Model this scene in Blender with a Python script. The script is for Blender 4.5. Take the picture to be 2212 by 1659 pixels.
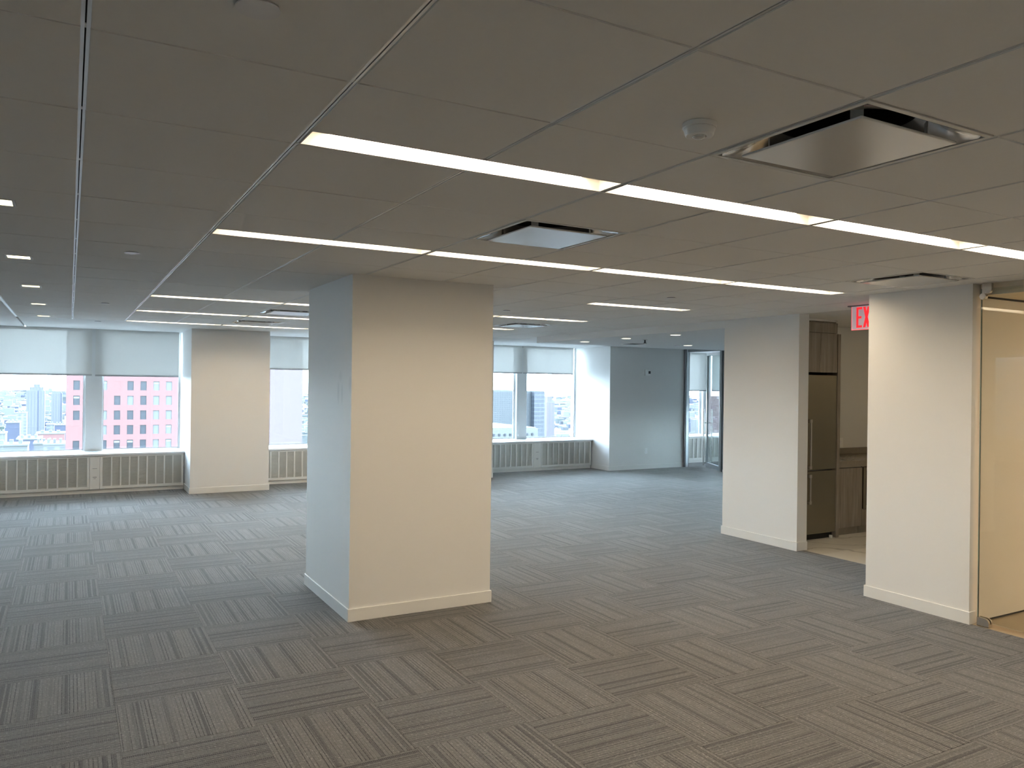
import bpy, bmesh, math, random
from mathutils import Vector, Matrix
random.seed(7)
D = bpy.data
for o in list(D.objects): D.objects.remove(o, do_unlink=True)
S = bpy.context.scene
COL = S.collection

# ------------------------------------------------------------------ camera
CAM = Vector((-0.0223, -1.9708, 1.7203))
RX = Vector((0.87100075, -0.49113002, 0.0122067))
UY = Vector((-0.0104748, 0.00627579, 0.99992544))
FW = Vector((0.49117, 0.87106367, -0.00032173))
FPX = 1694.39
cd = D.cameras.new('camera'); cam = D.objects.new('camera', cd); COL.objects.link(cam)
cam.matrix_world = Matrix(((RX.x, UY.x, -FW.x, CAM.x), (RX.y, UY.y, -FW.y, CAM.y), (RX.z, UY.z, -FW.z, CAM.z), (0, 0, 0, 1)))
cd.sensor_width = 36.0; cd.lens = FPX / 2212 * 36.0; cd.clip_start = .05; cd.clip_end = 60000
S.camera = cam

def project(x, y, z):
    d = Vector((x, y, z)) - CAM
    w = d.dot(FW)
    if w < .05: return None
    return 1106 + FPX * d.dot(RX) / w, 829.5 - FPX * d.dot(UY) / w, w

# ------------------------------------------------------------------ sky and exposure
SKY = 32.0
W = D.worlds.new('overcast_sky'); S.world = W; W.use_nodes = True
nt = W.node_tree; nt.nodes.clear()
tc = nt.nodes.new('ShaderNodeTexCoord'); sx = nt.nodes.new('ShaderNodeSeparateXYZ')
mr = nt.nodes.new('ShaderNodeMapRange'); mx = nt.nodes.new('ShaderNodeMix'); mx.data_type = 'RGBA'
bg = nt.nodes.new('ShaderNodeBackground'); wo = nt.nodes.new('ShaderNodeOutputWorld')
nt.links.new(tc.outputs['Generated'], sx.inputs[0]); nt.links.new(sx.outputs[2], mr.inputs[0])
mr.inputs[1].default_value = -.02; mr.inputs[2].default_value = .5
nt.links.new(mr.outputs[0], mx.inputs[0])
mx.inputs[6].default_value = (.80, .91, 1.0, 1); mx.inputs[7].default_value = (.68, .81, 1.0, 1)
nt.links.new(mx.outputs[2], bg.inputs[0]); bg.inputs[1].default_value = SKY
nt.links.new(bg.outputs[0], wo.inputs[0])
S.view_settings.view_transform = 'Standard'
try: S.view_settings.look = 'None'
except Exception: pass
S.view_settings.exposure = 0.42; S.view_settings.gamma = 1.0
try: S.view_settings.use_curve_mapping = False
except Exception: pass
LAMP = 20.5          # radiance of the linear lights
LAMPCOL = (1.0, .81, .58)

# ------------------------------------------------------------------ materials
def newmat(name):
    m = D.materials.new(name); m.use_nodes = True
    t = m.node_tree; b = t.nodes['Principled BSDF']
    return m, t, b
def N(t, typ, **kw):
    n = t.nodes.new(typ)
    for k, v in kw.items(): setattr(n, k, v)
    return n
def math_(t, op, a, b=None, clamp=False):
    n = N(t, 'ShaderNodeMath', operation=op, use_clamp=clamp)
    for i, v in enumerate((a, b)):
        if v is None: continue
        if isinstance(v, (int, float)): n.inputs[i].default_value = v
        else: t.links.new(v, n.inputs[i])
    return n.outputs[0]
def mixc(t, fac, a, b):
    n = N(t, 'ShaderNodeMix', data_type='RGBA')
    for i, v in ((0, fac), (6, a), (7, b)):
        if isinstance(v, (int, float)): n.inputs[i].default_value = v
        elif isinstance(v, tuple): n.inputs[i].default_value = v + (1,) if len(v) == 3 else v
        else: t.links.new(v, n.inputs[i])
    return n.outputs[2]
def noise(t, vec, scale, detail=2.0, rough=.5):
    n = N(t, 'ShaderNodeTexNoise'); n.inputs['Scale'].default_value = scale
    n.inputs['Detail'].default_value = detail; n.inputs['Roughness'].default_value = rough
    if vec is not None: t.links.new(vec, n.inputs['Vector'])
    return n.outputs[0]
def bump(t, b, h, strength, dist):
    n = N(t, 'ShaderNodeBump'); n.inputs['Strength'].default_value = strength; n.inputs['Distance'].default_value = dist
    t.links.new(h, n.inputs['Height']); t.links.new(n.outputs[0], b.inputs['Normal'])
def plain(name, col, rough=.6, metal=0.0, var=.04, scale=6.0, spec=.5, bmp=0.0, bscale=200.0):
    """solid paint / metal / plastic with a little procedural unevenness"""
    m, t, b = newmat(name)
    c = N(t, 'ShaderNodeTexCoord').outputs['Object']
    f = noise(t, c, scale, 3)
    lo = tuple(max(0, v * (1 - var)) for v in col); hi = tuple(min(1, v * (1 + var)) for v in col)
    t.links.new(mixc(t, f, lo, hi), b.inputs['Base Color'])
    b.inputs['Roughness'].default_value = rough; b.inputs['Metallic'].default_value = metal
    b.inputs['Specular IOR Level'].default_value = spec
    if bmp: bump(t, b, noise(t, c, bscale, 2), bmp, .001)
    return m
def emit(name, col, strength, back=(.8, .8, .8)):
    m, t, b = newmat(name)
    b.inputs['Base Color'].default_value = back + (1,)
    b.inputs['Emission Color'].default_value = col + (1,)
    b.inputs['Emission Strength'].default_value = strength
    return m
def glass(name, tint=(.93, .97, .98), ior=1.5, gain=1.0):
    m = D.materials.new(name); m.use_nodes = True; t = m.node_tree; t.nodes.clear()
    o = N(t, 'ShaderNodeOutputMaterial'); mixs = N(t, 'ShaderNodeMixShader')
    tr = N(t, 'ShaderNodeBsdfTransparent'); tr.inputs[0].default_value = tint + (1,)
    gl = N(t, 'ShaderNodeBsdfGlossy'); gl.inputs['Roughness'].default_value = .0
    fr = N(t, 'ShaderNodeFresnel'); fr.inputs[0].default_value = ior
    fac = math_(t, 'MULTIPLY', fr.outputs[0], gain, True)
    t.links.new(fac, mixs.inputs[0]); t.links.new(tr.outputs[0], mixs.inputs[1]); t.links.new(gl.outputs[0], mixs.inputs[2])
    t.links.new(mixs.outputs[0], o.inputs[0])
    return m

M = {}
M['wall'] = plain('wall_paint', (.79, .785, .77), .62, var=.01, scale=2, bmp=.05)
M['wall_trim'] = plain('baseboard_paint', (.80, .80, .78), .38, var=.01)
M['tile'] = plain('ceiling_tile', (.90, .90, .885), .9, var=.015, scale=40, bmp=.25, bscale=400)
M['drywall'] = plain('ceiling_paint', (.80, .80, .79), .8, var=.01)
M['tee'] = plain('grid_steel', (.80, .82, .84), .38, .7)
M['dark'] = plain('dark_void', (.02, .02, .02), .9)
M['plenum'] = plain('plenum', (.05, .05, .05), .9)
M['white_metal'] = plain('white_enamel', (.78, .78, .75), .4, var=.02)
M['rad_metal'] = plain('cream_enamel', (.84, .83, .79), .42, var=.02)
M['grille'] = plain('grille_enamel', (.70, .69, .64), .45, var=.06, scale=15)
M['sill'] = plain('sill_paint', (.82, .83, .83), .3, var=.01)
M['alu'] = plain('anodised_aluminium', (.55, .57, .58), .32, .85)
M['mullion'] = plain('mullion_paint', (.68, .69, .69), .45)
M['gasket'] = plain('dark_gasket', (.07, .08, .09), .5)
M['steel'] = plain('brushed_steel', (.27, .25, .20), .24, .95)
M['chrome'] = plain('satin_nickel', (.62, .60, .57), .25, .9)
M['plaque'] = plain('diffuser_plaque_enamel', (.72, .72, .71), .22, .0, var=.01, spec=1.0)
M['skirt'] = plain('diffuser_skirt_enamel', (.52, .52, .52), .16, .55, var=.01, spec=1.0)
M['white_plastic'] = plain('white_plastic', (.90, .90, .89), .35)
M['grey_plate'] = plain('cover_plate_enamel', (.86, .86, .88), .35)
M['lens_clear'] = plain('detector_lens', (.75, .75, .74), .08, spec=1.0)
M['glass'] = glass('window_glass', (.90, .955, .965), 1.45, .9)
M['glass_leaf'] = glass('door_leaf_glass', (.93, .97, .97), 1.5, .3)
M['glass_in'] = glass('interior_glass', (.95, .975, .965), 1.5, .9)
M['glass_edge'] = plain('glass_edge', (.35, .45, .42), .1, spec=1.0)
M['counter'] = plain('counter_stone', (.27, .235, .19), .25, var=.12, scale=30)
M['exit_dark'] = plain('exit_housing', (.25, .25, .26), .4, .5)
M['trough'] = plain('light_trough_enamel', (.74, .73, .70), .45)
M['lamp'] = emit('lamp_lens', LAMPCOL, LAMP)
M['lamp_small'] = emit('downlight_lens', (1.0, .88, .50), 5.0)
M['lamp_round'] = emit('round_downlight_lens', (1.0, .92, .72), 3.0)
M['lamp_added_kitchen'] = emit('added_kitchen_lens', (1.0, .76, .44), 42.0)
M['lamp_added_warm'] = emit('added_warm_lens', (1.0, .70, .42), 330.0)

# right-hand room wall: warm tan paint
M['tan_wall'] = plain('cream_wall_paint', (.80, .72, .58), .6, var=.01)

def scuffed_wall():
    m, t, b = newmat('scuffed_wall_paint')
    g = N(t, 'ShaderNodeNewGeometry').outputs['Position']
    s = N(t, 'ShaderNodeSeparateXYZ'); t.links.new(g, s.inputs[0])
    tot = None
    for cy, cz, ry, rz, a in ((3.80, 1.64, .035, .10, .30), (3.71, 1.63, .030, .09, .28), (3.755, 1.76, .05, .05, .16), (3.52, 1.70, .045, .07, .24)):
        dy = math_(t, 'DIVIDE', math_(t, 'SUBTRACT', s.outputs[1], cy), ry)
        dz = math_(t, 'DIVIDE', math_(t, 'SUBTRACT', s.outputs[2], cz), rz)
        r2 = math_(t, 'ADD', math_(t, 'MULTIPLY', dy, dy), math_(t, 'MULTIPLY', dz, dz))
        f = math_(t, 'MULTIPLY', math_(t, 'SUBTRACT', 1.0, r2, True), a)
        tot = f if tot is None else math_(t, 'MAXIMUM', tot, f)
    onl = math_(t, 'LESS_THAN', s.outputs[0], 1.75)
    tot = math_(t, 'MULTIPLY', tot, onl)
    c = N(t, 'ShaderNodeTexCoord').outputs['Object']
    tot = math_(t, 'MULTIPLY', tot, math_(t, 'ADD', noise(t, c, 30, 3), .5))
    t.links.new(mixc(t, tot, (.79, .785, .77), (.47, .48, .48)), b.inputs['Base Color'])
    b.inputs['Roughness'].default_value = .6
    return m
M['scuffed'] = scuffed_wall()

def carpet(name, nap_light):
    m, t, b = newmat(name)
    uv = N(t, 'ShaderNodeUVMap'); uv.uv_map = 'UVMap'
    s = N(t, 'ShaderNodeSeparateXYZ'); t.links.new(uv.outputs[0], s.inputs[0])
    u, v = s.outputs[0], s.outputs[1]
    def vec(a, bb, c=0.0):
        n = N(t, 'ShaderNodeCombineXYZ')
        for i, q in enumerate((a, bb, c)):
            if isinstance(q, float): n.inputs[i].default_value = q
            else: t.links.new(q, n.inputs[i])
        return n.outputs[0]
    M_ = lambda a, k: math_(t, 'MULTIPLY', a, float(k))
    fine = noise(t, vec(M_(u, 90), M_(v, 2.0)), 1.0, 1.5, .6)
    fineA = N(t, 'ShaderNodeMapRange'); t.links.new(fine, fineA.inputs[0])
    fineA.inputs[1].default_value = .46; fineA.inputs[2].default_value = .60
    def white(src):
        n = N(t, 'ShaderNodeTexWhiteNoise', noise_dimensions='1D'); t.links.new(src, n.inputs['W']); return n.outputs['Value']
    def lines(k, w, lo, gain):
        ku = M_(u, k)
        m_ = math_(t, 'LESS_THAN', math_(t, 'ABSOLUTE', math_(t, 'SUBTRACT', math_(t, 'FRACT', ku), .5)), w)
        s_ = math_(t, 'MULTIPLY', math_(t, 'SUBTRACT', white(math_(t, 'FLOOR', ku)), lo, True), gain)
        return math_(t, 'MULTIPLY', m_, s_)
    br = noise(t, vec(M_(u, 26), M_(v, 30)), 1.0, 2, .7)
    brk = N(t, 'ShaderNodeMapRange'); brk.inputs[1].default_value = .36; brk.inputs[2].default_value = .56; brk.inputs[3].default_value = .35; t.links.new(br, brk.inputs[0])
    lad = N(t, 'ShaderNodeMapRange'); lad.inputs[1].default_value = -.3; lad.inputs[2].default_value = .4; lad.inputs[3].default_value = .45
    t.links.new(math_(t, 'SINE', M_(v, 2 * math.pi * 70)), lad.inputs[0])
    ribs = math_(t, 'MULTIPLY', lines(33, .14, -.15, 1.05), brk.outputs[0])          # thin dashed ribs
    broad = math_(t, 'MULTIPLY', lines(9, .125, .12, 1.2), lad.outputs[0])        # broader ladder stripes
    broad2 = math_(t, 'MULTIPLY', lines(4, .055, -.3, 1.0), lad.outputs[0])
    # weft: fine cross lines and pale flecks
    wf = math_(t, 'LESS_THAN', math_(t, 'ABSOLUTE', math_(t, 'SUBTRACT', math_(t, 'FRACT', M_(v, 36)), .5)), .10)
    wbr = N(t, 'ShaderNodeMapRange'); wbr.inputs[1].default_value = .46; wbr.inputs[2].default_value = .56
    t.links.new(noise(t, vec(M_(u, 9), M_(v, 60)), 1.0, 2, .6), wbr.inputs[0])
    weft = math_(t, 'MULTIPLY', M_(wf, .35), wbr.outputs[0])
    grain = noise(t, vec(M_(u, 150), M_(v, 150)), 1.0, 1, .6)
    tot = math_(t, 'MAXIMUM', math_(t, 'MAXIMUM', ribs, broad), math_(t, 'MAXIMUM', broad2, weft))
    tot = math_(t, 'ADD', tot, math_(t, 'ADD', M_(fineA.outputs[0], .16), M_(math_(t, 'SUBTRACT', grain, .45), 1.1)), True)
    fl = N(t, 'ShaderNodeMapRange'); fl.inputs[1].default_value = .56; fl.inputs[2].default_value = .66
    t.links.new(noise(t, vec(M_(u, 60), M_(v, 40), 3.0), 1.0, 2, .6), fl.inputs[0])
    pale = mixc(t, fl.outputs[0], (.160, .152, .141), (.31, .30, .275))
    tone = noise(t, vec(M_(u, 2.5), M_(v, 2.5), 7.0), 1.0, 2)
    pale = mixc(t, M_(math_(t, 'SUBTRACT', tone, .3), 1.2), pale, (.125, .118, .108))
    pale = mixc(t, 1.0 - nap_light, pale, (0.03, 0.028, 0.026))
    t.links.new(mixc(t, M_(tot, .92), pale, (.016, .015, .013)), b.inputs['Base Color'])
    b.inputs['Roughness'].default_value = .95
    b.inputs['Specular IOR Level'].default_value = .15
    b.inputs['Sheen Weight'].default_value = .35; b.inputs['Sheen Roughness'].default_value = .45
    b.inputs['Sheen Tint'].default_value = (.8, .82, .85, 1)
    bump(t, b, math_(t, 'SUBTRACT', 1.0, tot), .5, .003)
    return m
M['carpet'] = carpet('striped_carpet', 1.0)            # full tone, no pile shading mixed in
M['carpet_turned_shaded'] = carpet('striped_carpet_turned_shaded', .86)   # same carpet, shading of the turned pile put into its colour

def wood():
    m, t, b = newmat('greige_wood_laminate')
    c = N(t, 'ShaderNodeTexCoord').outputs['Object']
    mp = N(t, 'ShaderNodeMapping'); mp.inputs['Scale'].default_value = (26, 26, 1.6); t.links.new(c, mp.inputs[0])
    f = noise(t, mp.outputs[0], 1.0, 5, .65)
    r = N(t, 'ShaderNodeMapRange'); r.inputs[1].default_value = .3; r.inputs[2].default_value = .7; t.links.new(f, r.inputs[0])
    t.links.new(mixc(t, r.outputs[0], (.17, .14, .11), (.34, .295, .24)), b.inputs['Base Color'])
    b.inputs['Roughness'].default_value = .5
    return m
M['wood'] = wood()

def marble():
    m, t, b = newmat('veined_marble')
    c = N(t, 'ShaderNodeNewGeometry').outputs['Position']
    w = N(t, 'ShaderNodeTexWave', wave_type='BANDS', bands_direction='DIAGONAL'); w.inputs['Scale'].default_value = .9
    w.inputs['Distortion'].default_value = 9; w.inputs['Detail'].default_value = 4; w.inputs['Detail Scale'].default_value = 1.4
    t.links.new(c, w.inputs['Vector'])
    r = N(t, 'ShaderNodeMapRange'); r.inputs[1].default_value = .0; r.inputs[2].default_value = .035; t.links.new(w.outputs['Fac'], r.inputs[0])
    col = mixc(t, r.outputs[0], (.66, .63, .56), (.90, .87, .79))
    t.links.new(col, b.inputs['Base Color']); b.inputs['Roughness'].default_value = .18
    return m
M['marble'] = marble()
M['beige_stone'] = plain('beige_stone', (.36, .30, .21), .3, var=.08, scale=3)

def blind():
    m = D.materials.new('screen_fabric'); m.use_nodes = True; t = m.node_tree; t.nodes.clear()
    o = N(t, 'ShaderNodeOutputMaterial')
    tr = N(t, 'ShaderNodeBsdfTransparent'); tr.inputs[0].default_value = (1, 1, 1, 1)
    tl = N(t, 'ShaderNodeBsdfTranslucent'); df = N(t, 'ShaderNodeBsdfDiffuse')
    c = N(t, 'ShaderNodeTexCoord').outputs['Object']
    f = noise(t, c, 300, 1)
    cc = mixc(t, f, (.70, .70, .68), (.78, .78, .76))
    t.links.new(cc, tl.inputs[0]); t.links.new(cc, df.inputs[0])
    m1 = N(t, 'ShaderNodeMixShader'); m1.inputs[0].default_value = .87
    t.links.new(tl.outputs[0], m1.inputs[1]); t.links.new(df.outputs[0], m1.inputs[2])
    m2 = N(t, 'ShaderNodeMixShader'); m2.inputs[0].default_value = .080
    t.links.new(m1.outputs[0], m2.inputs[1]); t.links.new(tr.outputs[0], m2.inputs[2])
    t.links.new(m2.outputs[0], o.inputs[0])
    return m
M['blind'] = blind()
M['blind_bar'] = plain('blind_bar', (.42, .42, .43), .5)

# city
M['pink'] = plain('pink_granite', (.060, .025, .023), .8, var=.09, scale=.35)
M['pink_pale'] = plain('pale_pink_granite', (.044, .032, .032), .8, var=.03, scale=.2)
M['pane_dark'] = plain('tower_pane', (.010, .012, .016), .3, var=.3, scale=1.5, spec=.25)
M['pane_pale'] = plain('tower_pane_with_blind', (.026, .029, .031), .5, var=.1, scale=1.5)
M['shade'] = plain('tower_window_shade', (.06, .062, .06), .7)
def facade(name, base, line, sx_, sz_, wx=.5, wz=.5):
    """regular fine grid of mullions for towers too far away to tell the panes apart"""
    m, t, b = newmat(name)
    g = N(t, 'ShaderNodeTexCoord').outputs['Object']
    s = N(t, 'ShaderNodeSeparateXYZ'); t.links.new(g, s.inputs[0])
    a = math_(t, 'LESS_THAN', math_(t, 'FRACT', math_(t, 'MULTIPLY', math_(t, 'ADD', s.outputs[0], s.outputs[1]), 1 / sx_)), wx)
    c = math_(t, 'LESS_THAN', math_(t, 'FRACT', math_(t, 'MULTIPLY', s.outputs[2], 1 / sz_)), wz)
    f = math_(t, 'MAXIMUM', a, c)
    n = noise(t, g, .05, 3)
    f2 = math_(t, 'MULTIPLY', f, math_(t, 'ADD', n, .4), True)
    t.links.new(mixc(t, f2, base, line), b.inputs['Base Color']); b.inputs['Roughness'].default_value = .6
    return m
M['tower_grey'] = facade('pale_grey_tower', (.014, .016, .019), (.023, .024, .026), 4.5, 400.0, .5, .0)
M['tower_grid'] = facade('gridded_glass_tower', (.003, .006, .009), (.012, .015, .017), 5.0, 3.7, .25, .35)
M['tower_band'] = facade('banded_tower', (.005, .008, .013), (.018, .022, .028), 400.0, 8.0, .0, .22)
M['purple'] = facade('mauve_tower', (.014, .012, .020), (.026, .016, .023), 9.0, 400.0, .35, .0)
M['roof_pale'] = plain('pale_roof', (.036, .038, .036), .8, var=.1, scale=.1)
M['brick_blue'] = plain('slate_blue_wall', (.009, .012, .024), .8, var=.2, scale=.1)
M['grey_wall'] = facade('grey_block_wall', (.018, .021, .026), (.040, .042, .043), 6.0, 4.0, .4, .4)
def cityground():
    m, t, b = newmat('distant_city_ground')
    c = N(t, 'ShaderNodeNewGeometry').outputs['Position']
    n1 = noise(t, c, .0016, 6, .62); n2 = noise(t, c, .008, 5, .7)
    r1 = N(t, 'ShaderNodeMapRange'); r1.inputs[1].default_value = .42; r1.inputs[2].default_value = .58; t.links.new(n1, r1.inputs[0])
    r2 = N(t, 'ShaderNodeMapRange'); r2.inputs[1].default_value = .45; r2.inputs[2].default_value = .62; t.links.new(n2, r2.inputs[0])
    a = mixc(t, r1.outputs[0], (.008, .015, .012), (.012, .014, .020))
    t.links.new(mixc(t, r2.outputs[0], a, (.033, .035, .034)), b.inputs['Base Color']); b.inputs['Roughness'].default_value = .9
    return m
M['ground'] = cityground()

# ------------------------------------------------------------------ mesh helpers
def tag(o, label=None, cat=None, group=None, kind=None):
    if label: o['label'] = label
    if cat: o['category'] = cat
    if group: o['group'] = group
    if kind: o['kind'] = kind
    return o
def empty(name, loc=(0, 0, 0), rz=0.0):
    o = D.objects.new(name, None); COL.objects.link(o); o.location = loc; o.rotation_euler = (0, 0, rz)
    o.empty_display_size = .1
    return o
class MB:
    def __init__(s): s.bm = bmesh.new(); s.uv = None
    def box(s, x0, y0, z0, x1, y1, z1, mi=0, mat=None):
        vs = [(x, y, z) for z in (z0, z1) for y in (y0, y1) for x in (x0, x1)]
        if mat is not None: vs = [mat @ Vector(v) for v in vs]
        v = [s.bm.verts.new(q) for q in vs]
        for f in ((0, 2, 3, 1), (4, 5, 7, 6), (0, 1, 5, 4), (2, 6, 7, 3), (0, 4, 6, 2), (1, 3, 7, 5)):
            fc = s.bm.faces.new([v[i] for i in f]); fc.material_index = mi
        return s
    def prism(s, pts, h0, h1, axis='z', mi=0):
        def P(a, b, h): return {'z': (a, b, h), 'x': (h, a, b), 'y': (a, h, b)}[axis]
        A = [s.bm.verts.new(P(a, b, h0)) for a, b in pts]; B = [s.bm.verts.new(P(a, b, h1)) for a, b in pts]
        n = len(pts)
        s.bm.faces.new(A[::-1]).material_index = mi; s.bm.faces.new(B).material_index = mi
        for i in range(n):
            s.bm.faces.new((A[i], A[(i + 1) % n], B[(i + 1) % n], B[i])).material_index = mi
        return s
    def cyl(s, c, r, h, axis='z', n=24, mi=0, r2=None):
        r2 = r if r2 is None else r2
        def P(a, b, w): return {'z': (c[0] + a, c[1] + b, c[2] + w), 'x': (c[0] + w, c[1] + a, c[2] + b), 'y': (c[0] + a, c[1] + w, c[2] + b)}[axis]
        A = []; B = []
        for i in range(n):
            q = 2 * math.pi * i / n
            A.append(s.bm.verts.new(P(r * math.cos(q), r * math.sin(q), 0))); B.append(s.bm.verts.new(P(r2 * math.cos(q), r2 * math.sin(q), h)))
        s.bm.faces.new(A[::-1]).material_index = mi; s.bm.faces.new(B).material_index = mi
        for i in range(n):
            s.bm.faces.new((A[i], A[(i + 1) % n], B[(i + 1) % n], B[i])).material_index = mi
        return s
    def bevel(s, w, seg=2):
        bmesh.ops.recalc_face_normals(s.bm, faces=s.bm.faces)
        bmesh.ops.bevel(s.bm, geom=[e for e in s.bm.edges], offset=w, segments=seg, affect='EDGES', profile=.5)
        return s
    def build(s, name, mats, parent=None, smooth=False):
        bmesh.ops.recalc_face_normals(s.bm, faces=s.bm.faces)
        me = D.meshes.new(name)
        if parent is not None:
            off = Vector(parent.location)
            pp = parent.parent
            while pp is not None: off += Vector(pp.location); pp = pp.parent
            for v in s.bm.verts: v.co -= off
        s.bm.to_mesh(me); s.bm.free()
        for m in (mats if isinstance(mats, (list, tuple)) else [mats]): me.materials.append(m)
        if smooth:
            for p in me.polygons: p.use_smooth = True
        o = D.objects.new(name, me); COL.objects.link(o)
        if parent is not None: o.parent = parent
        return o
def B(name, mat, box, parent=None, bev=0.0):
    m = MB().box(*box)
    if bev: m.bevel(bev, 1)
    return m.build(name, mat, parent)
def rebase(o, loc):
    """put the origin of a top-level mesh at loc"""
    loc = Vector(loc); o.data.transform(Matrix.Translation(-loc)); o.location = loc; return o
def copy_tree(o, parent=None):
    c = o.copy(); COL.objects.link(c); c.parent = parent
    for ch in list(o.children): copy_tree(ch, c)
    return c
def subtract(rect, holes):
    rs = [rect]
    for h in holes:
        out = []
        for (x0, y0, x1, y1) in rs:
            a0, b0, a1, b1 = max(x0, h[0]), max(y0, h[1]), min(x1, h[2]), min(y1, h[3])
            if a0 >= a1 or b0 >= b1: out.append((x0, y0, x1, y1)); continue
            if a0 > x0: out.append((x0, y0, a0, y1))
            if a1 < x1: out.append((a1, y0, x1, y1))
            if b0 > y0: out.append((a0, y0, a1, b0))
            if b1 < y1: out.append((a0, b1, a1, y1))
        rs = out
    return rs
def clip(rect, zone):
    x0, y0, x1, y1 = max(rect[0], zone[0]), max(rect[1], zone[1]), min(rect[2], zone[2]), min(rect[3], zone[3])
    return (x0, y0, x1, y1) if x1 - x0 > .004 and y1 - y0 > .004 else None

ZC = 2.4934
T = .6096; PY = .606
Y_WIN = 11.95; Y_RAD = 11.33; Y_PIER = 10.68

# ------------------------------------------------------------------ floor
floor = MB().box(-8, -6, -.30, 16, 12.1, -.012).build('floor', M['plenum']); tag(floor, kind='structure')
ZA = [(-8, -6, 5.75, 11.42), (5.75, 1.38, 6.75, 11.42), (6.75, 4.75, 16, 11.42)]
def carpet_mesh(rects, cell, turn, uo):
    """boxes for one carpet tile; UVs run 0..1 over the whole cell, u across the stripes"""
    bm = bmesh.new(); uvl = bm.loops.layers.uv.new('UVMap')
    cx, cy = cell[0], cell[1]
    for (x0, y0, x1, y1) in rects:
        g = .0003; c = .0008
        x0 += g; y0 += g; x1 -= g; y1 -= g
        ring = [[(x0, y0, -.011), (x1, y0, -.011), (x1, y1, -.011), (x0, y1, -.011)],
                [(x0, y0, -.0012), (x1, y0, -.0012), (x1, y1, -.0012), (x0, y1, -.0012)],
                [(x0 + c, y0 + c, 0), (x1 - c, y0 + c, 0), (x1 - c, y1 - c, 0), (x0 + c, y1 - c, 0)]]
        R_ = [[bm.verts.new(p) for p in r] for r in ring]
        fs = [bm.faces.new(R_[2])]
        for a in (0, 1):
            for i in range(4): fs.append(bm.faces.new((R_[a][i], R_[a][(i + 1) % 4], R_[a + 1][(i + 1) % 4], R_[a + 1][i])))
        for f in fs:
            for l in f.loops:
                u = (l.vert.co.x - cx) / T; v = (l.vert.co.y - cy) / PY
                if turn: u, v = v, u
                l[uvl].uv = (u + uo[0], v + uo[1])
    return bm
PXC, PYC = .606, .5985
X0C, Y0C = .204, 2.05
cells = []
for kx in range(-14, 27):
    for ky in range(-14, 16):
        r = (X0C + kx * PXC, Y0C + ky * PYC, X0C + (kx + 1) * PXC, Y0C + (ky + 1) * PYC)
        rs = [q for q in (clip(r, z) for z in ZA) if q]
        if not rs: continue
        area = sum((q[2] - q[0]) * (q[3] - q[1]) for q in rs)
        whole = area > PXC * PYC - 1e-4
        if whole: rs = [r]
        p = project((r[0] + r[2]) / 2, (r[1] + r[3]) / 2, 0)
        vis = 0
        if p and -120 < p[0] < 2330 and p[1] < 1800:
            vis = 1 / p[2]
            cx, cy = (r[0] + r[2]) / 2, (r[1] + r[3]) / 2
            # hidden behind the big column?
            if cy > 3.6:
                xa = CAM.x + (cx - CAM.x) * (3.6 - CAM.y) / (cy - CAM.y)
                xb = CAM.x + (cx - CAM.x) * (4.6 - CAM.y) / (cy - CAM.y) if cy > 4.6 else cx
                if 1.75 < xa < 2.86 or 1.75 < xb < 2.86: vis = 0
            if cx > 6.7 and cy > 4.6:
                yb = CAM.y + (cy - CAM.y) * (6.7 - CAM.x) / (cx - CAM.x)
                if yb < 4.7: vis = 0
        cells.append((vis, kx, ky, r, rs, whole))
cells.sort(key=lambda c: -c[0])
protos = {}
stuff = bmesh.new(); stuff.loops.layers.uv.new('UVMap')
for idx, (vis, kx, ky, r, rs, whole) in enumerate(cells):
    turn = (kx + ky) % 2 != 0
    uo = (random.randrange(40), random.randrange(40))
    if idx < 300 and vis > 0:
        if whole:
            key = (turn, (kx * 7 + ky * 3) % 9)
            if key not in protos:
                bm = carpet_mesh([(0, 0, PXC, PYC)], (0, 0), turn, uo)
                me = D.meshes.new('carpet_tile'); bm.to_mesh(me); bm.free(); me.materials.append(M['carpet_turned_shaded' if turn else 'carpet']); protos[key] = me
            o = D.objects.new('carpet_tile', protos[key]); o.location = (r[0], r[1], random.uniform(-.00012, .00012))
        else:
            bm = carpet_mesh([(a - r[0], b - r[1], c - r[0], d - r[1]) for a, b, c, d in rs], (0, 0), turn, uo)
            me = D.meshes.new('carpet_tile'); bm.to_mesh(me); bm.free(); me.materials.append(M['carpet_turned_shaded' if turn else 'carpet'])
            o = D.objects.new('carpet_tile', me); o.location = (r[0], r[1], 0)
        COL.objects.link(o); o.parent = floor
    else:
        bm = carpet_mesh(rs, (r[0], r[1]), turn, uo)
        for f in bm.faces: f.material_index = 1 if turn else 0
        me = D.meshes.new('tmp'); bm.to_mesh(me); bm.free(); stuff.from_mesh(me); D.meshes.remove(me)
me = D.meshes.new('carpet_tiling'); stuff.to_mesh(me); stuff.free(); me.materials.append(M['carpet']); me.materials.append(M['carpet_turned_shaded'])
o = D.objects.new('carpet_tiling', me); COL.objects.link(o); o.parent = floor; tag(o, kind='stuff')
# stone floors: kitchen and side room
def stone(zone, step, ox, oy, mt='marble'):
    x = ox
    while x < zone[2]:
        y = oy
        while y < zone[3]:
            q = clip((x, y, x + step, y + step), zone)
            if q: B('stone_tile', M[mt], (q[0] + .001, q[1] + .001, -.011, q[2] - .001, q[3] - .001, -.001), floor)
            y += step
        x += step
stone((6.752, 2.2, 9.8, 4.75), .80, 6.752, 1.9)
stone((5.752, -3.0, 9.7, 1.378), .80, 5.752, 1.38 - 4.8, 'beige_stone')

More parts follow.
